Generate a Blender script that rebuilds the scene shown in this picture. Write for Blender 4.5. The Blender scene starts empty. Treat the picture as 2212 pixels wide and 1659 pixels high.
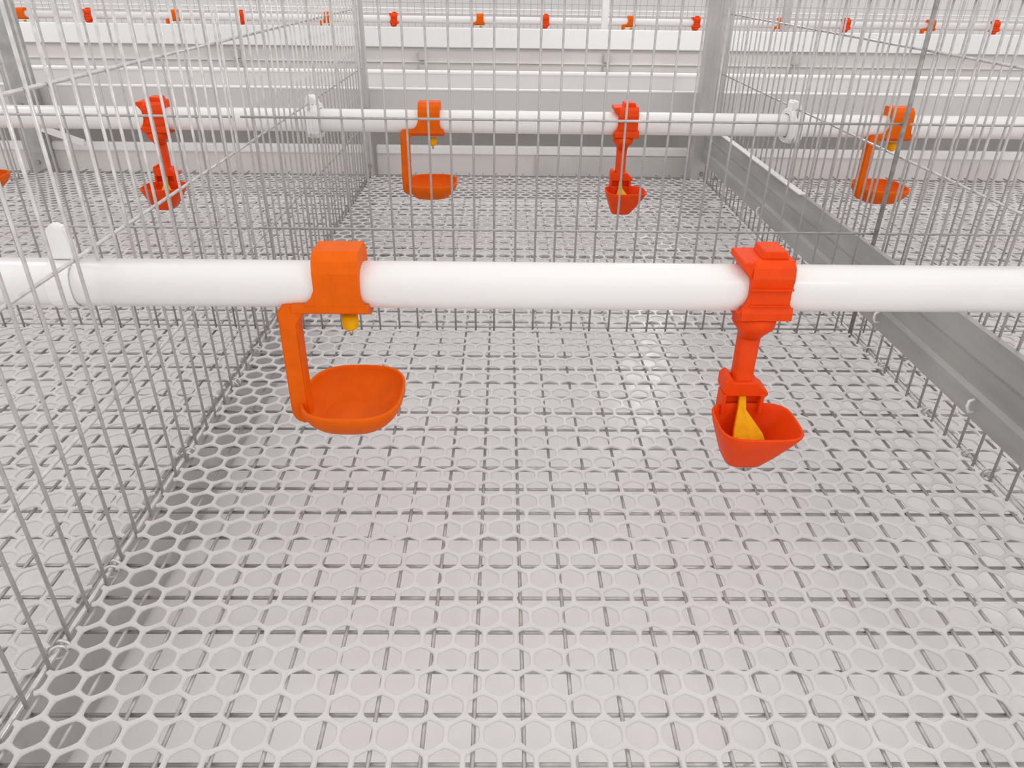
import bpy, math, random
import numpy as np
from mathutils import Matrix, Vector
random.seed(7)
S = bpy.context.scene
COL = S.collection

# ------------------------------------------------------------------ camera
F_PX, PITCH, YAW, ROLL, CAM_H = 1580.0, math.radians(29.3632), math.radians(-0.9243), math.radians(0.8226), 0.33
fw = Vector((0, math.cos(PITCH), -math.sin(PITCH)))
up = Vector((0, math.sin(PITCH), math.cos(PITCH)))
rt = Vector((1, 0, 0))
Rz = Matrix.Rotation(YAW, 3, 'Z')
fw, up, rt = Rz @ fw, Rz @ up, Rz @ rt
rt2 = math.cos(ROLL) * rt + math.sin(ROLL) * up
up2 = -math.sin(ROLL) * rt + math.cos(ROLL) * up
cam_d = bpy.data.cameras.new('camera')
cam_d.sensor_fit = 'HORIZONTAL'
cam_d.sensor_width = 36.0
cam_d.lens = 36.0 * F_PX / 2212.0
cam_d.clip_start = 0.01
cam = bpy.data.objects.new('camera', cam_d)
m = Matrix((rt2, up2, -fw)).transposed().to_4x4()
m.translation = (0, 0, CAM_H)
cam.matrix_world = m
COL.objects.link(cam)
S.camera = cam

# ------------------------------------------------------------------ light and exposure
S.view_settings.view_transform = 'Standard'
S.view_settings.look = 'None'
S.view_settings.gamma = 1.0
S.view_settings.use_curve_mapping = False
S.view_settings.exposure = 0.20
w = bpy.data.worlds.new('barn_air')
S.world = w
w.use_nodes = True
bg = w.node_tree.nodes['Background']
bg.inputs['Color'].default_value = (1.0, 0.975, 0.97, 1)
bg.inputs['Strength'].default_value = 1.04
BULBS = [(0.50, 2.12, 0.70, 14.0), (-2.0, 2.12, 0.70, 8.0), (3.0, 2.12, 0.70, 8.0), (0.74, -0.40, 0.70, 13.0)]


# ------------------------------------------------------------------ materials
def mat(name, col, rough=0.5, metal=0.0, var=0.04, scale=60.0, bump=0.0, spec=0.5, emit=0.0, sss=0.0, stretch=None, trans=0.0):
    M = bpy.data.materials.new(name)
    M.use_nodes = True
    nt = M.node_tree
    P = nt.nodes['Principled BSDF']
    P.inputs['Roughness'].default_value = rough
    P.inputs['Metallic'].default_value = metal
    P.inputs['Specular IOR Level'].default_value = spec
    tc = nt.nodes.new('ShaderNodeTexCoord')
    no = nt.nodes.new('ShaderNodeTexNoise')
    no.inputs['Scale'].default_value = scale
    no.inputs['Detail'].default_value = 4
    if stretch:
        mp = nt.nodes.new('ShaderNodeMapping')
        mp.inputs['Scale'].default_value = stretch
        nt.links.new(tc.outputs['Object'], mp.inputs['Vector'])
        nt.links.new(mp.outputs['Vector'], no.inputs['Vector'])
    else:
        nt.links.new(tc.outputs['Object'], no.inputs['Vector'])
    cr = nt.nodes.new('ShaderNodeValToRGB')
    c0 = [max(0, c * (1 - var)) for c in col]
    c1 = [min(1, c * (1 + var)) for c in col]
    cr.color_ramp.elements[0].position = 0.3
    cr.color_ramp.elements[1].position = 0.7
    cr.color_ramp.elements[0].color = (*c0, 1)
    cr.color_ramp.elements[1].color = (*c1, 1)
    nt.links.new(no.outputs['Fac'], cr.inputs['Fac'])
    nt.links.new(cr.outputs['Color'], P.inputs['Base Color'])
    if bump:
        b = nt.nodes.new('ShaderNodeBump')
        b.inputs['Strength'].default_value = bump
        b.inputs['Distance'].default_value = 0.001
        nt.links.new(no.outputs['Fac'], b.inputs['Height'])
        nt.links.new(b.outputs['Normal'], P.inputs['Normal'])
    if sss:
        P.inputs['Subsurface Weight'].default_value = sss
        P.inputs['Subsurface Radius'].default_value = (0.004, 0.004, 0.004)
    if trans:
        tr = nt.nodes.new('ShaderNodeBsdfTranslucent')
        mx = nt.nodes.new('ShaderNodeMixShader')
        mx.inputs[0].default_value = trans
        nt.links.new(cr.outputs['Color'], tr.inputs['Color'])
        nt.links.new(P.outputs[0], mx.inputs[1])
        nt.links.new(tr.outputs[0], mx.inputs[2])
        nt.links.new(mx.outputs[0], nt.nodes['Material Output'].inputs['Surface'])
    if emit:
        P.inputs['Emission Color'].default_value = (1, 0.98, 0.95, 1)
        P.inputs['Emission Strength'].default_value = emit
    return M


MT = dict(
    net=mat('white_net_plastic', (0.725, 0.705, 0.705), 0.30, var=0.03, scale=25, trans=0.34),
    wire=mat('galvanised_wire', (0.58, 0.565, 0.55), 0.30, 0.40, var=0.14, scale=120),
    wire_shaded=mat('shaded_partition_wire', (0.45, 0.435, 0.43), 0.35, 0.40, var=0.14, scale=120),  # galvanised wire again, darkened for partitions turned away from the light
    wire_floor=mat('floor_wire', (0.44, 0.42, 0.405), 0.30, 0.5, var=0.2, scale=120),
    wire_dark=mat('weathered_wire', (0.30, 0.285, 0.27), 0.4, 0.5, var=0.25, scale=150),
    belt=mat('belt_plastic', (0.90, 0.88, 0.875), 0.28, var=0.02, scale=6, spec=0.5),
    pipe=mat('white_pipe_plastic', (0.80, 0.785, 0.77), 0.28, var=0.015, scale=12),
    clip=mat('white_clip_plastic', (0.80, 0.79, 0.78), 0.35, var=0.02),
    orange=mat('orange_plastic', (0.74, 0.115, 0.001), 0.55, var=0.06, scale=90, spec=0.12),
    red=mat('red_orange_plastic', (0.78, 0.060, 0.003), 0.5, var=0.06, scale=90, spec=0.15),
    yellow=mat('amber_plastic', (0.80, 0.40, 0.001), 0.5, var=0.10, scale=300, spec=0.12),
    pin=mat('pin_steel', (0.45, 0.43, 0.38), 0.3, 0.9),
    galv=mat('galvanised_sheet', (0.36, 0.36, 0.345), 0.45, 0.25, var=0.16, scale=9, stretch=(6, 1, 6)),
    galv_l=mat('light_galvanised_sheet', (0.48, 0.465, 0.46), 0.42, 0.30, var=0.10, scale=18),
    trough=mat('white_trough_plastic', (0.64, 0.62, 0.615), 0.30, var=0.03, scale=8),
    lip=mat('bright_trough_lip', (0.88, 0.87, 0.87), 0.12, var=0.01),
    fascia=mat('beige_grey_panel', (0.64, 0.605, 0.585), 0.35, var=0.05, scale=7),
    rail=mat('painted_rail', (0.76, 0.74, 0.73), 0.3, var=0.03, scale=20),
    panel=mat('grey_panel', (0.52, 0.50, 0.48), 0.4, var=0.06, scale=14),
    concrete=mat('concrete', (0.36, 0.35, 0.335), 0.8, var=0.12, scale=5, bump=0.3),
    wall=mat('painted_wall', (0.74, 0.72, 0.71), 0.6, var=0.03, scale=3),
    black=mat('black_rubber', (0.03, 0.03, 0.03), 0.5),
    bulb=mat('lit_bulb', (1, 1, 1), 0.4, emit=60.0),
)


# ------------------------------------------------------------------ mesh helpers
def me(name, verts, faces, material, smooth=False):
    M = bpy.data.meshes.new(name)
    M.from_pydata([tuple(v) for v in verts], [], faces)
    M.materials.append(MT[material])
    if smooth:
        M.polygons.foreach_set('use_smooth', [True] * len(M.polygons))
    M.update()
    return M


def ob(name, mesh, parent=None, loc=(0, 0, 0), rot=(0, 0, 0), kind=None):
    o = bpy.data.objects.new(name, mesh)
    o.location = loc
    o.rotation_euler = rot
    if parent is not None:
        o.parent = parent
    if kind:
        o['kind'] = kind
    COL.objects.link(o)
    return o


def tag(o, label, cat=None, group=None, kind=None):
    o['label'] = label
    if cat:
        o['category'] = cat
    if group:
        o['group'] = group
    if kind:
        o['kind'] = kind
    return o


def thing(name, label, cat, loc=(0, 0, 0), group=None, rz=0):
    o = bpy.data.objects.new(name, None)
    o.location = loc
    o.rotation_euler = (0, 0, rz)
    o.empty_display_size = 0.01
    COL.objects.link(o)
    return tag(o, label, cat, group)


class MB:
    def __init__(s):
        s.v, s.f = [], []

    def add(s, vs, fs):
        n = len(s.v)
        s.v += [tuple(p) for p in vs]
        s.f += [tuple(i + n for i in f) for f in fs]
        return s

    def box(s, x0, x1, y0, y1, z0, z1):
        return s.add([(x, y, z) for z in (z0, z1) for y in (y0, y1) for x in (x0, x1)],
                     [(0, 2, 3, 1), (4, 5, 7, 6), (0, 1, 5, 4), (2, 6, 7, 3), (0, 4, 6, 2), (1, 3, 7, 5)])

    def prism(s, poly, a, b, axis):
        """poly in the plane normal to axis, extruded a..b along it; axis x: poly=(y,z), y: (x,z), z: (x,y)"""
        n = len(poly)
        def P(p, t):
            return {'x': (t, p[0], p[1]), 'y': (p[0], t, p[1]), 'z': (p[0], p[1], t)}[axis]
        vs = [P(p, a) for p in poly] + [P(p, b) for p in poly]
        fs = [(i, (i + 1) % n, n + (i + 1) % n, n + i) for i in range(n)]
        fs += [tuple(range(n))[::-1], tuple(range(n, 2 * n))]
        return s.add(vs, fs)

    def loft(s, rings, cap0=True, cap1=True, closed=True):
        n = len(rings[0])
        vs = [p for r in rings for p in r]
        fs = []
        for k in range(len(rings) - 1):
            for i in range(n if closed else n - 1):
                j = (i + 1) % n
                fs.append((k * n + i, k * n + j, (k + 1) * n + j, (k + 1) * n + i))
        if cap0:
            fs.append(tuple(range(n))[::-1])
        if cap1:
            fs.append(tuple((len(rings) - 1) * n + i for i in range(n)))
        return s.add(vs, fs)

    def tube(s, pts, r, n=8, cap=True):
        pts = [Vector(p) for p in pts]
        rings = []
        for i, p in enumerate(pts):
            t = (pts[min(i + 1, len(pts) - 1)] - pts[max(i - 1, 0)]).normalized()
            a = t.orthogonal().normalized() if i == 0 else (a - t * a.dot(t)).normalized()
            b = t.cross(a)
            rings.append([p + r * (math.cos(q) * a + math.sin(q) * b) for q in [2 * math.pi * k / n for k in range(n)]])
        return s.loft(rings, cap, cap)

    def mesh(s, name, material, smooth=False):
        return me(name, s.v, s.f, material, smooth)


def bevel_mesh(mesh, wdt, seg=2):
    import bmesh
    bm = bmesh.new()
    bm.from_mesh(mesh)
    bmesh.ops.recalc_face_normals(bm, faces=bm.faces)
    es = [e for e in bm.edges if len(e.link_faces) == 2 and e.calc_face_angle(0) > 0.6]
    bmesh.ops.bevel(bm, geom=es, offset=wdt, segments=seg, affect='EDGES', clamp_overlap=True)
    bm.to_mesh(mesh)
    bm.free()
    return mesh


_rod = {}
def rod(length, r, axis, material='wire', n=8):
    """a straight wire as a shared mesh, starting at its origin and running along an axis"""
    k = (round(length, 4), round(r, 5), axis, material)
    if k not in _rod:
        e = {'x': (length, 0, 0), 'y': (0, length, 0), 'z': (0, 0, length)}[axis]
        mm = MB().tube([(0, 0, 0), e], r, n).mesh('wire', material)
        mm.polygons.foreach_set('use_smooth', [len(p.vertices) == 4 for p in mm.polygons])
        _rod[k] = mm
    return _rod[k]


def torus(R, r, n=14, q=6):
    vs, fs = [], []
    for i in range(n):
        a = 2 * math.pi * i / n
        for j in range(q):
            b = 2 * math.pi * j / q
            vs.append(((R + r * math.cos(b)) * math.cos(a), r * math.sin(b), (R + r * math.cos(b)) * math.sin(a)))
    for i in range(n):
        for j in range(q):
            fs.append((i * q + j, ((i + 1) % n) * q + j, ((i + 1) % n) * q + (j + 1) % q, i * q + (j + 1) % q))
    return vs, fs


# ------------------------------------------------------------------ layout numbers (metres)
PX = [-0.853, -0.242, 0.369, 0.980]          # planes of the side partitions
Y_FRONT, Y_MID, Y_END = 0.0, 0.700, 1.400    # front of row, middle partition, far front of row
PIPE_Z, PIPE_R = 0.163, 0.0135
PIPE_Y = [0.42, 0.98, 3.24]
BELT_Z = -0.068

# ------------------------------------------------------------------ setting
o = ob('floor', MB().box(-6, 6, -2.0, 7.0, -0.80, -0.75).mesh('floor', 'concrete'))
tag(o, 'grey concrete barn floor below the cages', kind='structure')
o = ob('wall_back', MB().box(-6, 6, 6.9, 7.0, -0.75, 2.6).mesh('wall_back', 'wall'))
tag(o, 'pale painted wall far behind the cage rows', kind='structure')

# manure belts (glossy white, right under the wire floors)
def belt(name, y0, y1, x, label):
    b = MB()
    # slightly dished cross-section with turned-up edges
    prof = [(y0, BELT_Z + 0.012), (y0 + 0.012, BELT_Z), (y1 - 0.012, BELT_Z), (y1, BELT_Z + 0.012),
            (y1, BELT_Z + 0.009), (y1 - 0.012, BELT_Z - 0.003), (y0 + 0.012, BELT_Z - 0.003), (y0, BELT_Z + 0.009)]
    b.prism(prof, -x, x, 'x')
    return tag(ob(name, b.mesh(name, 'belt')), label, 'belt')

belt('manure_belt', -0.10, 1.42, 1.7, 'glossy white plastic belt lying under the nearest wire floor')
belt('manure_belt', 2.80, 4.22, 2.6, 'white plastic belt under the far row of cages')


# ------------------------------------------------------------------ hexagonal plastic net
def net_mesh(name, x0, x1, y0, y1, px, py):
    P = 0.0175
    RP = P * math.sqrt(3) / 2
    nseg = 18
    a = P / 2
    ang = [math.radians(30 + 60 * (k // 3) + 20 * (k % 3)) for k in range(nseg)]
    def hexr(t):
        u = (t - math.radians(30)) % math.radians(60) - math.radians(30)
        return a / math.cos(u)
    outer = np.array([(hexr(t) * math.cos(t), hexr(t) * math.sin(t)) for t in ang])
    rin = []
    for t in ang:
        h = hexr(t) / a          # 1 .. 1.155
        rin.append((a - 0.00128) * (1 + (h - 1) * 0.45))
    rin = np.array(rin)
    cs = np.stack([np.cos(ang), np.sin(ang)], 1)
    mid = cs * (rin + 0.0006)[:, None]
    inn = cs * rin[:, None]
    V, Fc = [], []
    TH = 0.0015
    j0, j1 = int((y0 - py) / RP) - 2, int((y1 - py) / RP) + 2
    for j in range(j0, j1 + 1):
        cy = py + j * RP
        off = px + (P / 2 if j % 2 else 0)
        i0, i1 = int((x0 - off) / P) - 2, int((x1 - off) / P) + 2
        for i in range(i0, i1 + 1):
            cx = off + i * P
            if not (x0 - P < cx < x1 + P and y0 - P < cy < y1 + P):
                continue
            keep = [k for k in range(nseg)
                    if x0 < cx + (outer[k][0] + outer[(k + 1) % nseg][0]) / 2 < x1 and y0 < cy + (outer[k][1] + outer[(k + 1) % nseg][1]) / 2 < y1]
            if not keep:
                continue
            n = len(V)
            jit = random.uniform(-0.0001, 0.0001)
            for ring, dz in ((outer, 0), (mid, 0), (inn, -0.0007), (inn, -TH)):
                for p in ring:
                    X, Y = cx + p[0], cy + p[1]
                    z = 0.0048 + 0.0007 * math.sin(X * 31 + 1.3) * math.sin(Y * 37 + .4) + 0.0004 * math.sin(X * 90 + Y * 70) + dz + (jit if ring is not outer else 0)
                    V.append((X, Y, z))
            for k in keep:
                q = (k + 1) % nseg
                for r in range(3):
                    Fc.append((n + r * nseg + k, n + r * nseg + q, n + (r + 1) * nseg + q, n + (r + 1) * nseg + k))
    M = bpy.data.meshes.new(name)
    M.from_pydata(V, [], Fc)
    M.materials.append(MT['net'])
    M.update()
    return M

W = PX[2] - PX[1]
nf = net_mesh('net_front', PX[1] + 0.0035, PX[2] - 0.004, -0.02, 0.698, 0.0088, 0.2737)
nb = net_mesh('net_back', PX[1] + 0.004, PX[2] - 0.004, 0.703, 1.352, 0.0030, 0.7100)
NETS = [(nf, 0, 'white hexagonal plastic net covering the floor under the two nearest drinkers'),
        (nf, -1, 'white hexagonal plastic net seen through the left wire partition, nearest cage floor'),
        (nf, 1, 'white hexagonal plastic net right of the nearest grey steel beam'),
        (nb, 0, 'white hexagonal plastic net in the cage behind the nearest white pipe, between both partitions'),
        (nb, -1, 'white hexagonal plastic net in the far left cage, below the leftmost red drinker'),
        (nb, 1, 'white hexagonal plastic net in the far right cage, right of the grey beam')]
for mm, c, lab in NETS:
    tag(ob('plastic_net', mm, loc=(c * W, 0, 0)), lab, 'plastic net', 'hexagonal floor nets')
# slivers of the next cages out
for c, lab in ((-2, 'sliver of white net at the far left edge of the picture'), (2, 'sliver of white net at the far right edge of the picture')):
    tag(ob('plastic_net', nb, loc=(c * W, 0, 0)), lab, 'plastic net', 'hexagonal floor nets')

# ------------------------------------------------------------------ wire floors (each wire its own part)
GX0, GDX, GY0, GDY = 0.0121, 0.0250, 0.2164, 0.0268
def wire_floor(c, back, label):
    ya, yb = (Y_MID + 0.004, Y_END - 0.01) if back else (-0.03, Y_MID - 0.004)
    xa, xb = PX[1] + c * W + 0.003, PX[2] + c * W - 0.003
    t = thing('wire_floor', label, 'wire floor', (xa, ya, 0), 'galvanised wire floors')
    r = 0.00115
    k = math.ceil((PX[1] + 0.004 - GX0) / GDX)
    x = GX0 + k * GDX + c * W
    while x < xb - 0.002:
        ob('long_wire', rod(yb - ya, r, 'y', 'wire_floor'), t, (x - xa + random.uniform(-.0003, .0003), 0, 0.0006))
        x += GDX
    j = math.ceil((ya + 0.004 - GY0) / GDY)
    y = GY0 + j * GDY
    while y < yb:
        rr = 0.0021 if (j % 9 == 0 and j > 0) else r
        ob('cross_wire', rod(xb - xa, rr, 'x', 'wire_floor'), t, (0, y - ya + random.uniform(-.0004, .0004), 0.0006 - r - rr + 0.0002))
        y += GDY
        j += 1
    return t

wire_floor(0, False, 'square wire mesh floor under the net below the two nearest drinkers')
wire_floor(-1, False, 'square wire mesh floor left of the near left partition')
wire_floor(1, False, 'square wire mesh floor right of the nearest stretch of grey beam')
wire_floor(0, True, 'square wire mesh floor under the net behind the middle partition')
wire_floor(-1, True, 'square wire mesh floor of the far left cage')
wire_floor(1, True, 'square wire mesh floor of the far right cage')

# ------------------------------------------------------------------ side partitions
TOP = 0.40
ring_v, ring_f = torus(0.0042, 0.0009)
RING = me('ring_clip', ring_v, ring_f, 'wire', True)
def side_partition(i, label, clips=()):
    x = PX[i]
    t = thing('wire_partition', label, 'wire partition', (x, 0, 0), 'side partitions running away from the viewer')
    y = 0.0095
    n = 0
    while y < Y_END - 0.040:
        lean = random.uniform(-.0008, .0008)
        if abs(y - Y_MID) > 0.006:
            ob('upright_wire', rod(TOP, 0.0011, 'z', 'wire_shaded' if i >= 2 else 'wire'), t, (lean, y, -0.002))  # right side uprights carry their shade in the colour
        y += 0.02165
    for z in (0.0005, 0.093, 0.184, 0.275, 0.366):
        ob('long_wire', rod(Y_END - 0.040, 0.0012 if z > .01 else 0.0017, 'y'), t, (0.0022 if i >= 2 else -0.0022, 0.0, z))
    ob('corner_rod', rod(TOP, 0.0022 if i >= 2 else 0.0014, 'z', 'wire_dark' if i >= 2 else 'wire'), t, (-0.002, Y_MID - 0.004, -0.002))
    for yc in clips:
        ob('ring_clip', RING, t, (0.0, yc, 0.002), (random.uniform(-.3, .3), 0, random.uniform(-.5, .5)))
        ob('ring_clip', RING, t, (0.001, yc + 0.005, 0.002), (random.uniform(-.3, .3), 0, random.uniform(-.5, .5)))
    return t

side_partition(1, 'near left wire partition with leaning pale upright wires crossing the picture\'s left side', (0.2795, 0.3416, 0.4662, 0.5786, 0.6432))
side_partition(2, 'near right wire partition along the long grey steel beam', (0.445, 0.4712, 0.5364, 0.6193, 0.6549))
side_partition(0, 'outer left wire partition beyond the leftmost drinkers')
side_partition(3, 'outer right wire partition at the far right edge')

# ------------------------------------------------------------------ middle partition panels
def cross_partition(c, y, label):
    xa, xb = PX[1] + c * W + 0.004, PX[2] + c * W - 0.004
    t = thing('wire_partition', label, 'wire partition', (xa, y, 0), 'cross partitions facing the viewer')
    x = 0.010
    while x < xb - xa - 0.004:
        ob('upright_wire', rod(TOP, 0.00105, 'z', 'wire_shaded'), t, (x + random.uniform(-.0006, .0006), 0, -0.002))
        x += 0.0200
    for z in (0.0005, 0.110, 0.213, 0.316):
        ob('cross_wire', rod(xb - xa, 0.00115, 'x', 'wire_shaded'), t, (0, -0.0021, z))
    ob('cross_wire', rod(xb - xa, 0.00115, 'x', 'wire_shaded'), t, (0, 0.0021, 0.004))
    return t

cross_partition(0, Y_MID, 'middle wire partition behind the two nearest drinkers')
cross_partition(-1, Y_MID, 'cross partition of the left cage, in front of the leftmost red drinker')
cross_partition(1, Y_MID, 'cross partition of the right cage, beyond the grey beam')

# ------------------------------------------------------------------ steel beams
bm_ = thing('steel_beam', 'long grey galvanised steel beam running along the right partition', 'beam', (0.362, 0.02, 0))
yb = Y_END - 0.056
z0, z1 = 0.034, 0.0995
prof = [(0, z0), (0, z0 + 0.018), (0.0022, z0 + 0.022), (0.0022, z0 + 0.040), (0, z0 + 0.044), (0, z1), (0.0055, z1), (0.0055, z1 - 0.0015),
        (0.0015, z1 - 0.0015), (0.0015, z0 + 0.0445), (0.0037, z0 + 0.0405), (0.0037, z0 + 0.0215), (0.0015, z0 + 0.0175), (0.0015, z0 + 0.0015), (0.0055, z0 + 0.0015), (0.0055, z0)]
ob('web', MB().prism([(p[0], p[1]) for p in prof], 0.0, yb, 'y').mesh('web', 'galv'), bm_)
tp = MB().box(-0.004, 0.0045, 0.86, yb - 0.01, z1 + 0.0002, z1 + 0.0016).mesh('lit_top_flange', 'rail')  # white strip paints the lit stretch of the flange, far end only
o = ob('lit_top_flange', tp, bm_); o['label'] = 'lit top edge of the beam, highlight put into its colour'
hk = MB().tube([(0.001, 0, -0.004), (-0.0045, 0, -0.004), (-0.006, 0.0005, 0.0), (-0.0055, 0.001, 0.0045), (-0.002, 0.001, 0.006)], 0.0012, 8).mesh('hook', 'clip', True)
for y, z in ((0.6377, 0.046), (0.4753, 0.045), (1.0084, 0.042)):
    ob('hook', hk, bm_, (0, y - 0.02, z))

lb = MB().prism([(0, -0.064), (0, -0.004), (-0.010, -0.004), (-0.010, -0.0055), (-0.0015, -0.0055), (-0.0015, -0.0625), (-0.010, -0.0625), (-0.010, -0.064)], 0.0, Y_END - 0.03, 'y')
tag(ob('steel_beam', lb.mesh('steel_beam', 'galv_l'), loc=(PX[1] - 0.004, 0.0, 0)), 'grey steel beam showing through the net along the left partition base', 'beam')

# ------------------------------------------------------------------ posts at the far front of the row
def post(x, y, wdt, dep, label, material='galv_l', z0=-0.75, z1=0.62, dark_foot=False):
    t = thing('steel_post', label, 'post', (x, y, z0))
    h = z1 - z0
    wl = 0.0022
    poly = [(-wdt / 2, 0), (wdt / 2, 0), (wdt / 2, dep), (wdt / 2 - 0.008, dep), (wdt / 2 - 0.008, dep - wl), (wdt / 2 - wl, dep - wl), (wdt / 2 - wl, wl),
            (-wdt / 2 + wl, wl), (-wdt / 2 + wl, dep - wl), (-wdt / 2 + 0.008, dep - wl), (-wdt / 2 + 0.008, dep), (-wdt / 2, dep)]
    ob('channel', MB().prism(poly, 0, h, 'z').mesh('channel', material), t)
    bolt = MB().loft([[(0.004 * math.cos(a), -0.003 * k, 0.004 * math.sin(a)) for a in [2 * math.pi * i / 6 for i in range(6)]] for k in (0, 1)]).mesh('bolt', 'wire_dark')
    for zz in (0.76, 0.86):
        ob('bolt', bolt, t, (0.0, -0.0002, zz))
    return t

post(0.3665, 1.366, 0.039, 0.030, 'wide grey steel post at the far end of the grey beam')
post(-0.251, 1.402, 0.013, 0.020, 'slim grey post at the far end of the left partition')
post(-0.868, 1.402, 0.040, 0.030, 'dark grey post at the far left edge of the picture', 'galv')
br = MB().box(-0.0, 0.075, 0, 0.003, -0.006, 0.006).mesh('diagonal_brace', 'rail')
tag(ob('diagonal_brace', br, loc=(-0.842, 1.397, 0.072), rot=(0, math.radians(20), 0)), 'short pale diagonal brace beside the far left post', 'brace')

# ------------------------------------------------------------------ feed troughs
def trough(yc, x, label, s=1.0, mats=('trough', 'lip'), flip=False):
    """U trough, inner wall at yc, outer wall 0.13 further (or nearer)"""
    d = -1 if flip else 1
    t = thing('feed_trough', label, 'trough', (0, yc, 0.0), 'long white feed troughs')
    pts = [(0.0, 0.140), (0.004, 0.104), (0.020, 0.094), (0.095, 0.094), (0.112, 0.104), (0.128, 0.155)]
    outl = [(p[0] * d, p[1]) for p in pts]
    th = 0.003
    inn = [(p[0] * d, p[1]) for p in [(0.125, 0.155), (0.109, 0.106), (0.094, 0.097), (0.021, 0.097), (0.007, 0.106), (0.003, 0.140)]]
    ob('trough_body', MB().prism(outl + inn, -x, x, 'x').mesh('trough_body', mats[0]), t)
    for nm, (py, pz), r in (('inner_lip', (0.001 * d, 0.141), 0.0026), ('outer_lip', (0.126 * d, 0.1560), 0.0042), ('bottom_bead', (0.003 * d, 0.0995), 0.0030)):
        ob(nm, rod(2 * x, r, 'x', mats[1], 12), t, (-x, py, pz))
    return t

trough(1.438, 1.7, 'white feed trough just behind the second drinker pipe')
trough(2.79, 2.6, 'white feed trough on the near side of the far cage row', flip=True)
trough(4.26, 3.4, 'most distant white feed trough at the top of the picture')

# rails and panels closing the far front of the near row
t = thing('front_rail', 'pale rail with grey kick panels at the far edge of the back cages', 'rail', (0, 1.424, 0))
for (xa, xb) in ((-1.6, -0.888), (-0.848, -0.262), (-0.240, 0.352), (0.396, 1.6)):
    ob('rail_strip', bevel_mesh(MB().box(xa, xb, 0, 0.012, 0.027, 0.043).mesh('rail_strip', 'rail'), 0.002), t)
    ob('kick_panel', MB().box(xa, xb, 0.004, 0.008, -0.012, 0.0268).mesh('kick_panel', 'fascia'), t)
ob('patch_panel', MB().box(0.062, 0.360, -0.002, 0.0035, -0.010, 0.0265).mesh('patch_panel', 'panel'), t)['label'] = 'darker grey panel patch beside the wide post'
tag(ob('side_panel', MB().box(-2.6, 2.6, 1.545, 1.549, -0.06, 0.090).mesh('side_panel', 'panel')), 'dim grey panel under the feed trough behind the second pipe', 'panel')

# beige fascia under the far trough, with brackets
t = thing('fascia_panel', 'beige grey panel below the far row white trough', 'panel', (0, 2.640, 0))
ob('panel_sheet', MB().box(-2.6, 2.6, 0.008, 0.014, -0.35, 0.112).mesh('panel_sheet', 'fascia'), t)
tb = bevel_mesh(MB().box(-2.6, 2.6, -0.004, 0.006, 0.112, 0.1715).mesh('white_band', 'lip'), 0.002)
o = ob('white_band', tb, t); o['label'] = 'bright white band along the top of the panel'
ob('seam_strip', MB().box(-2.6, 2.6, 0.002, 0.008, 0.066, 0.069).mesh('seam_strip', 'rail'), t)
bk = bevel_mesh(MB().box(-0.012, 0.012, -0.010, 0.008, -0.014, 0.014).mesh('bracket', 'panel'), 0.003)
for x in (0.342, -0.27, 0.97, -0.88):
    ob('bracket', bk, t, (x, 0, 0.086))
    ob('bracket', bk, t, (x, 0, 0.046))

# far row posts
for x, lab in ((0.352, 'white upright post above the far white trough, left of the wide grey post'), (0.985, 'grey upright post of the far row, right of the wide grey post'),
               (-1.48, 'pale upright post of the far row at upper left')):
    post(x, 2.84, 0.022, 0.02, lab, 'rail' if x < 0.9 else 'galv_l', -0.75, 0.62)

# far row mid partition: hair-thin wires, one sheet of grid
b = MB()
for k in range(150):
    x = -2.2 + k * 0.0293
    b.tube([(x, 0, 0), (x, 0, 0.38)], 0.0011, 5)
for z in (0.01, 0.11, 0.213, 0.316):
    b.tube([(-2.2, 0.002, z), (2.2, 0.002, z)], 0.0012, 5)
tag(ob('wire_grid', b.mesh('wire_grid', 'wire_shaded'), loc=(0, 3.52, 0)), 'thin wire grid behind the far drinkers', 'wire partition', kind='stuff')
tag(ob('cage_floor', MB().box(-2.4, 2.4, 2.83, 4.2, -0.006, 0.0).mesh('cage_floor', 'net')), 'white cage floor of the far row', 'cage floor')

# ------------------------------------------------------------------ drinker pipes
def pipe(y, x0, x1, label):
    n = 28
    ring = []
    for k in range(n):
        a = 2 * math.pi * (k + .5) / n
        e = 2.7
        ca, sa = math.cos(a), math.sin(a)
        rr = (abs(ca) ** e + abs(sa) ** e) ** (-1 / e) * PIPE_R
        ring.append((rr * ca, rr * sa))
    M = MB().loft([[(x, p[0], p[1]) for p in ring] for x in (x0, x1)]).mesh('drinker_pipe', 'pipe')
    M.polygons.foreach_set('use_smooth', [len(p.vertices) == 4 for p in M.polygons])
    return tag(ob('drinker_pipe', M, loc=(0, y, PIPE_Z)), label, 'pipe', 'white drinker pipes')

pipe(0.42, -0.95, 1.1, 'thick white pipe across the middle carrying the two largest drinkers')
pipe(0.98, -1.4, 1.4, 'white pipe in the second cage behind the middle wire partition')
pipe(3.24, -2.4, 2.4, 'thin distant white pipe near the top of the picture')

# white couplings where the pipes pass the partitions
def ringpts(r, n=20, e=3.0):
    out = []
    for k in range(n):
        a = 2 * math.pi * k / n
        ca, sa = math.cos(a), math.sin(a)
        rr = (abs(ca) ** e + abs(sa) ** e) ** (-1 / e) * r
        out.append((rr * ca, rr * sa))
    return out

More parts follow.
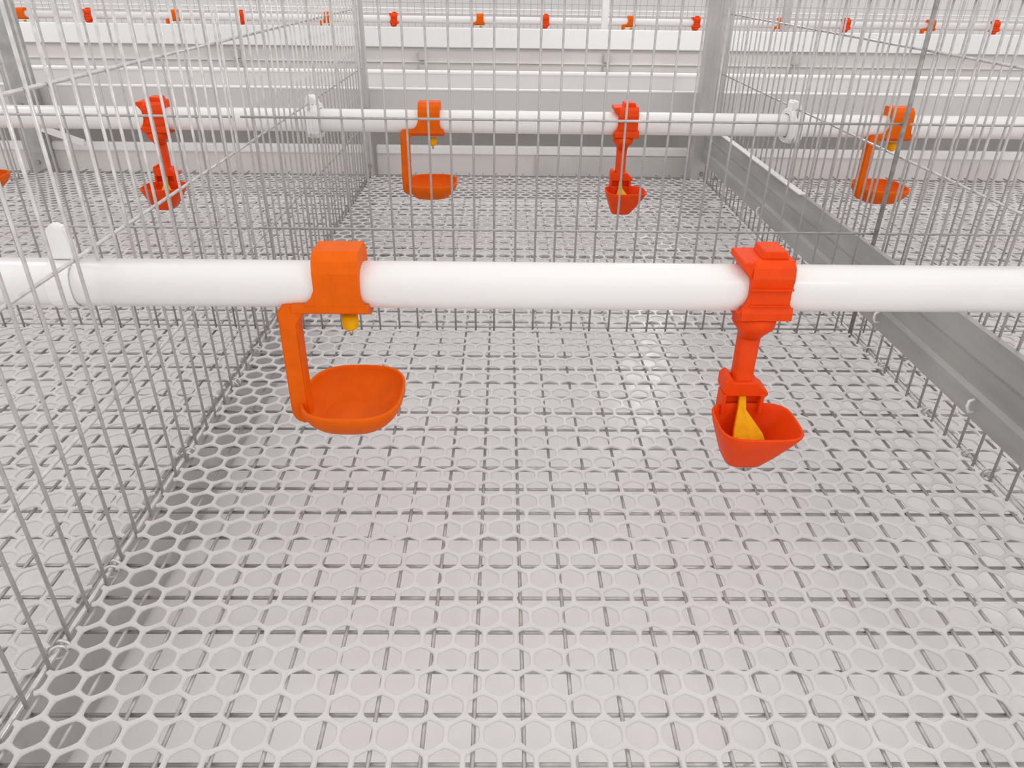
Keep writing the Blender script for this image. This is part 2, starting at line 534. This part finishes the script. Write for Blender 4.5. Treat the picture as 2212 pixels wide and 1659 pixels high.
def coupling(x, y, label, tall=True, half=0.0085):
    t = thing('pipe_coupling', label, 'pipe fitting', (x, y, PIPE_Z), 'white pipe couplings')
    o_, i_ = ringpts(0.0205), ringpts(0.0144)
    rings = [[(-half, *p) for p in i_], [(-half, *p) for p in o_], [(half, *p) for p in o_], [(half, *p) for p in i_], [(-half, *p) for p in i_]]
    ob('sleeve', MB().loft(rings, False, False).mesh('sleeve', 'clip', False), t)
    if tall:
        ob('hook_tab', bevel_mesh(MB().prism([(-half * .8, 0.019), (half * .8, 0.019), (half * .5, 0.027), (-half * .2, 0.031), (-half * .8, 0.029)], -0.010, 0.010, 'y').mesh('hook_tab', 'clip'), 0.0012), t)
    for k in (-0.5, 0.0, 0.5):
        r1, r2 = ringpts(0.0204), ringpts(0.0215)
        h = 0.0008
        ob('rib', MB().loft([[(k * half + s * h, *p) for p in r] for s, r in ((-1, r1), (-1, r2), (1, r2), (1, r1))], False, False).mesh('rib', 'clip'), t)
    return t

coupling(-0.2405, 0.98, 'white ribbed coupling on the second pipe at the left partition')
coupling(0.371, 0.98, 'white ribbed coupling on the second pipe at the right partition')
# small white clip above the near pipe at the left
t = thing('pipe_hanger', 'white plastic hanger hook on the near pipe at the left edge', 'pipe fitting', (-0.262, 0.42, PIPE_Z))
o_, i_ = ringpts(0.0147, 28, 2.7), ringpts(0.0137, 28, 2.7)
rings = [[(-0.007, *p) for p in i_], [(-0.007, *p) for p in o_], [(0.007, *p) for p in o_], [(0.007, *p) for p in i_], [(-0.007, *p) for p in i_]]
ob('band', MB().loft(rings, False, False).mesh('band', 'clip'), t)
ob('hook_tab', bevel_mesh(MB().prism([(-0.007, 0.015), (0.008, 0.015), (0.008, 0.024), (0.006, 0.034), (0.0, 0.037), (-0.005, 0.033), (-0.007, 0.024)], -0.003, 0.003, 'y').mesh('hook_tab', 'clip'), 0.001), t)


# ------------------------------------------------------------------ drinkers
def ray_poly(poly, a):
    """distance from the origin to a polygon along angle a"""
    d = (math.cos(a), math.sin(a))
    best = 1e9
    n = len(poly)
    for i in range(n):
        p, q = poly[i], poly[(i + 1) % n]
        ex, ey = q[0] - p[0], q[1] - p[1]
        den = d[0] * ey - d[1] * ex
        if abs(den) < 1e-12:
            continue
        t = (p[0] * ey - p[1] * ex) / den
        s = (p[0] * d[1] - p[1] * d[0]) / den
        if t > 0 and -1e-6 <= s <= 1 + 1e-6:
            best = min(best, t)
    return best


def saddle_mesh(name, poly, x0, x1, material):
    angs = sorted(set([round(2 * math.pi * k / 36, 6) for k in range(36)] + [round(math.atan2(p[1], p[0]) % (2 * math.pi), 6) for p in poly]))
    e = 2.7
    def inner(a):
        return (abs(math.cos(a)) ** e + abs(math.sin(a)) ** e) ** (-1 / e) * (PIPE_R + 0.0002)
    O = [(ray_poly(poly, a) * math.cos(a), ray_poly(poly, a) * math.sin(a)) for a in angs]
    I = [(inner(a) * math.cos(a), inner(a) * math.sin(a)) for a in angs]
    rings = [[(x0, *p) for p in I], [(x0, *p) for p in O], [(x1, *p) for p in O], [(x1, *p) for p in I], [(x0, *p) for p in I]]
    return MB().loft(rings, False, False).mesh(name, material)


def cradle_mesh(name, poly, x0, x1, material):
    """the lower half of a saddle: open (y,z) outline under the pipe, closed along the pipe's own curve"""
    e, r = 2.7, PIPE_R + 0.0002
    def inner(a):
        k = (abs(math.cos(a)) ** e + abs(math.sin(a)) ** e) ** (-1 / e) * r
        return (k * math.cos(a), k * math.sin(a))
    a0, a1 = math.radians(-30), math.radians(-150)
    arc = [inner(a0 + (a1 - a0) * k / 14) for k in range(15)]
    return MB().prism(poly + arc, x0, x1, 'x').mesh(name, material)


def cup_mesh(name, cx, cy, hx, hy, zr, zb, bx, by, bcx, bcy, e, material, wall=0.0018, curve=1.6, n=40):
    """hollow cup: superellipse rim (hx,hy) at zr narrowing to (bx,by) at zb"""
    def ring(t, inset):
        # t 0 at the rim .. 1 at the bottom
        k = t ** curve
        ax, ay = hx + (bx - hx) * k - inset, hy + (by - hy) * k - inset
        ox, oy = cx + (bcx - cx) * k, cy + (bcy - cy) * k
        out = []
        for i in range(n):
            a = 2 * math.pi * (i + .5) / n
            ca, sa = math.cos(a), math.sin(a)
            rr = (abs(ca / ax) ** e + abs(sa / ay) ** e) ** (-1 / e)
            out.append((ox + rr * ca, oy + rr * sa))
        return out
    R = []
    T = [0, .12, .25, .4, .55, .7, .82, .92, 1.0]
    for t in reversed(T):
        R.append([(x, y, zr + (zb - zr) * t) for x, y in ring(t, 0)])
    R.append([(x, y, zr + 0.0006) for x, y in ring(0, 0.0004)])
    R.append([(x, y, zr + 0.0006) for x, y in ring(0, wall - 0.0004)])
    for t in T:
        R.append([(x, y, zr + (zb + wall - zr) * t) for x, y in ring(t, wall)])
    M = MB().loft(R).mesh(name, material)
    M.polygons.foreach_set('use_smooth', [len(p.vertices) == 4 for p in M.polygons])
    return M


def build_side_arm():
    """orange: arm on the left, cup under the nipple"""
    A = {}
    A['clip_saddle'] = bevel_mesh(saddle_mesh('clip_saddle', [(0.0172, -0.0100), (0.0172, 0.013), (0.0150, 0.0195), (0.0095, 0.0240), (-0.0095, 0.0240), (-0.0150, 0.0195), (-0.0172, 0.013), (-0.0172, -0.0100), (-0.0070, -0.0158), (0.0070, -0.0158)], -0.0148, 0.0122, 'orange'), 0.0008, 1)
    g = [(-0.0140, -0.0110), (-0.0140, 0.008), (-0.0150, 0.002), (-0.0172, -0.0030), (-0.0205, -0.0065), (-0.0245, -0.0085), (-0.0245, -0.0110)]
    A['gusset'] = MB().prism(g, -0.0170, -0.0137, 'y').mesh('gusset', 'orange')
    g2 = [(0.0118, -0.0085), (0.0150, -0.0080), (0.0130, -0.005), (0.0118, 0.001)]
    A['toe'] = MB().prism(g2, -0.0170, -0.0137, 'y').mesh('toe', 'orange')
    A['flange'] = cradle_mesh('flange', [(-0.0175, -0.0078), (-0.0175, -0.0118), (-0.0080, -0.0166), (0.0080, -0.0166), (0.0175, -0.0118), (0.0175, -0.0078)], -0.0290, 0.0165, 'orange')
    arm = [(-0.0216, -0.0080), (-0.0350, -0.0080), (-0.0385, -0.0120), (-0.0388, -0.050), (-0.0388, -0.0815), (-0.0378, -0.0865), (-0.0340, -0.0900), (-0.0275, -0.0905),
           (-0.0275, -0.050), (-0.0273, -0.0205), (-0.0250, -0.0165), (-0.0216, -0.0125)]
    A['arm'] = bevel_mesh(MB().prism(arm, -0.0165, -0.0040, 'y').mesh('arm', 'orange'), 0.0010)
    A['cup'] = cup_mesh('cup', -0.0010, 0.0, 0.0330, 0.0368, -0.0755, -0.0945, 0.0215, 0.0215, -0.0025, -0.002, 2.9, 'orange', curve=2.0)
    n = 16
    def circ(r, z, cx=0.0012):
        return [(cx + r * math.cos(2 * math.pi * k / n), r * math.sin(2 * math.pi * k / n), z) for k in range(n)]
    A['nipple'] = MB().loft([circ(0.0052, -0.0200), circ(0.0053, -0.0265), circ(0.0048, -0.0290), circ(0.0030, -0.0302)]).mesh('nipple', 'yellow', True)
    A['pin'] = MB().loft([circ(0.0013, -0.0295), circ(0.0013, -0.0335), circ(0.0007, -0.0345)]).mesh('pin', 'pin', True)
    return A


def build_front_arm():
    """red: arm straight down, small deep cup reaching towards the viewer with a yellow tongue"""
    A = {}
    A['clip_saddle'] = bevel_mesh(saddle_mesh('clip_saddle', [(0.0172, -0.0100), (0.0172, 0.0120), (0.0150, 0.0170), (0.0120, 0.0215), (-0.0120, 0.0215), (-0.0165, 0.0180), (-0.0180, 0.0120), (-0.0165, 0.0020), (-0.0175, -0.0050), (-0.0182, -0.0100), (-0.0070, -0.0155), (0.0070, -0.0155)], -0.0100, 0.0150, 'red'), 0.0008, 1)
    A['top_tab'] = bevel_mesh(MB().prism([(-0.0040, 0.0212), (0.0125, 0.0212), (0.0105, 0.0262), (-0.0025, 0.0262)], -0.0095, 0.0095, 'y').mesh('top_tab', 'red'), 0.0006, 1)
    A['ear'] = bevel_mesh(MB().prism([(-0.0160, 0.0215), (-0.0095, 0.0215), (-0.0095, 0.0110), (-0.0115, 0.0120), (-0.0165, 0.0180)], -0.0160, 0.0120, 'y').mesh('ear', 'red'), 0.0006, 1)
    A['rib'] = MB().box(-0.0098, 0.0150, -0.0192, -0.0160, 0.0052, 0.0062).mesh('rib', 'red')
    A['rib2'] = MB().box(-0.0098, 0.0150, -0.0190, -0.0160, -0.0050, -0.0042).mesh('rib', 'red')
    A['collar'] = cradle_mesh('collar', [(-0.0175, -0.0060), (-0.0190, -0.0095), (-0.0190, -0.0142), (-0.0120, -0.0168), (0.0100, -0.0168), (0.0178, -0.0130), (0.0178, -0.0060)], -0.0135, 0.0172, 'red')
    A['flare'] = bevel_mesh(MB().prism([(-0.0165, -0.0095), (-0.0135, -0.0080), (-0.0110, -0.0030), (-0.0095, 0.0020), (-0.0090, 0.0020), (-0.0090, -0.0115), (-0.0145, -0.0115)], -0.0180, -0.0140, 'y').mesh('flare', 'red'), 0.0004, 1)
    k = 18
    def el(rx, ry, z, cx, cy=-0.0035, e=2.6):
        out = []
        for i in range(k):
            a = 2 * math.pi * i / k
            ca, sa = math.cos(a), math.sin(a)
            rr = (abs(ca / rx) ** e + abs(sa / ry) ** e) ** (-1 / e)
            out.append((cx + rr * ca, cy + rr * sa, z))
        return out
    A['neck'] = MB().loft([el(.0128, .0125, -.0150, -.0005, -.0060), el(.0128, .0125, -.0205, -.0008, -.0060), el(.0108, .0115, -.0235, -.0005, -.0058), el(.0080, .0095, -.0268, -.0008, -.0050), el(.0068, .0068, -.0310, -.001, -.0038)]).mesh('neck', 'red', True)
    A['arm'] = MB().loft([el(.0066, .0064, -.0300, -.001, -.0035, 4), el(.0064, .0062, -.050, -.001, -.0035, 4), el(.0066, .0062, -.0620, -.001, -.0045, 4), el(.0078, .0070, -.0660, -.0005, -.006, 4)]).mesh('arm', 'red', True)
    hood = [(-0.0085, -0.0600), (0.0070, -0.0600), (0.0110, -0.0640), (0.0152, -0.0672), (0.0152, -0.0702), (-0.0115, -0.0702), (-0.0140, -0.0680), (-0.0140, -0.0600), (-0.0120, -0.0570), (-0.0095, -0.0570)]
    A['hood'] = bevel_mesh(MB().prism(hood, -0.0135, 0.0030, 'y').mesh('hood', 'red'), 0.0008, 1)
    A['back_plate'] = bevel_mesh(MB().box(-0.0135, 0.0135, -0.0070, -0.0010, -0.0840, -0.0695).mesh('back_plate', 'red'), 0.0008, 1)
    A['cheek'] = bevel_mesh(MB().box(-0.0140, -0.0115, -0.0140, -0.0012, -0.0830, -0.0690).mesh('cheek', 'red'), 0.0005, 1)
    A['cheek2'] = bevel_mesh(MB().box(0.0105, 0.0130, -0.0140, -0.0012, -0.0830, -0.0690).mesh('cheek', 'red'), 0.0005, 1)
    A['cup'] = cup_mesh('cup', 0.0040, -0.0310, 0.0262, 0.0230, -0.0780, -0.1070, 0.0120, 0.0145, -0.0005, -0.0255, 4.0, 'red', curve=1.15)
    tg = MB()
    a0 = [(-0.0022, -0.0105, -0.0690), (0.0018, -0.0105, -0.0690), (0.0022, -0.0150, -0.0790), (0.0115, -0.0260, -0.0900), (0.0140, -0.0290, -0.0960), (-0.0075, -0.0290, -0.0960), (-0.0065, -0.0240, -0.0890), (-0.0030, -0.0150, -0.0790)]
    a1 = [(p[0], p[1] + 0.0030, p[2] - 0.0012) for p in a0]
    tg.loft([a0, a1])
    A['valve_tongue'] = bevel_mesh(tg.mesh('valve_tongue', 'yellow'), 0.0004, 1)
    return A


SIDE, FRONT = build_side_arm(), build_front_arm()
SUB = {'pin': 'nipple', 'top_tab': 'clip_saddle', 'ear': 'clip_saddle', 'rib': 'clip_saddle', 'rib2': 'clip_saddle', 'gusset': 'clip_saddle', 'toe': 'clip_saddle', 'flare': 'clip_saddle', 'cheek': 'back_plate', 'cheek2': 'back_plate'}
LAB = {'nipple': 'amber yellow drip nipple', 'pin': 'small metal trigger pin', 'valve_tongue': 'amber yellow wedge shaped tongue'}
def drinker(kind, x, y, label, group, rz=0.0):
    A = SIDE if kind == 'o' else FRONT
    t = thing('cup_drinker', label, 'drinker', (x, y, PIPE_Z), group, rz)
    made = {}
    for nm in A:
        if nm not in SUB:
            made[nm] = ob(nm, A[nm], t)
    for nm in A:
        if nm in SUB:
            made[nm] = ob(nm.rstrip('2'), A[nm], made[SUB[nm]])
    for nm, l in LAB.items():
        if nm in made:
            made[nm]['label'] = l
    return t

G1, G2, G3 = 'large drinkers on the near pipe', 'drinkers on the second pipe', 'tiny drinkers on the distant pipe'
drinker('o', -0.0965, 0.42, 'large orange drinker with its arm at the left and wide shallow cup', G1)
drinker('r', 0.157, 0.42, 'large red-orange drinker with a yellow tongue in its deep cup', G1)
for k, x, lab in (('o', -0.0925, 'orange side-arm drinker on the second pipe, left of the straight red one'),
                  ('r', 0.155, 'red straight-arm drinker on the second pipe, in the cage above the grey beam\'s left'),
                  ('o', 0.506, 'orange side-arm drinker seen through the right partition wires'),
                  ('r', -0.440, 'red drinker seen through the left partition wires'),
                  ('o', -0.692, 'orange drinker cup cut by the left edge of the picture'),
                  ('r', 0.722, 'red drinker cut by the right edge of the picture')):
    drinker(k, x, 0.98, lab, G2)
orders = ['first', 'second', 'third', 'fourth', 'fifth', 'sixth', 'seventh', 'eighth', 'ninth', 'tenth', 'eleventh', 'twelfth', 'thirteenth', 'fourteenth']
far = []
for k in range(-3, 4):
    far.append(('o', -0.0935 + 0.600 * k))
    far.append(('r', 0.163 + 0.600 * k))
far = [f for f in far if -2.02 < f[1] < 2.1]
far.sort(key=lambda q: q[1])
for i, (k, x) in enumerate(far):
    drinker(k, x, 3.24, 'tiny distant %s drinker, %s from the left on the far pipe' % ('orange' if k == 'o' else 'red', orders[i]), G3)

# ------------------------------------------------------------------ hanging bulbs of the aisles (out of frame; they light the cages)
def sphere(r, n=16, mr=10):
    return [[(r * math.sin(math.pi * j / mr) * math.cos(2 * math.pi * i / n), r * math.sin(math.pi * j / mr) * math.sin(2 * math.pi * i / n), -r * math.cos(math.pi * j / mr)) for i in range(n)] for j in range(1, mr)]
names = ['over the aisle straight ahead', 'over the aisle at the left', 'over the aisle at the right', 'behind the viewer']
for (x, y, z, p), nm in zip(BULBS, names):
    t = thing('hanging_bulb', 'hanging white light bulb ' + nm, 'lamp', (x, y, z), 'aisle bulbs')
    ob('bulb', MB().loft(sphere(0.045)).mesh('bulb', 'bulb', True), t)
    ob('socket', MB().tube([(0, 0, 0.040), (0, 0, 0.090)], 0.015, 14).mesh('socket', 'clip'), t)
    ob('cord', MB().tube([(0, 0, 0.090), (0, 0, 1.6)], 0.003, 8).mesh('cord', 'black'), t)
    L = bpy.data.lights.new('bulb_light', 'POINT')
    L.energy = p
    L.shadow_soft_size = 0.046
    L.color = (1, 0.98, 0.95)
    lo = bpy.data.objects.new('bulb_light', L)
    lo.parent = t
    COL.objects.link(lo)
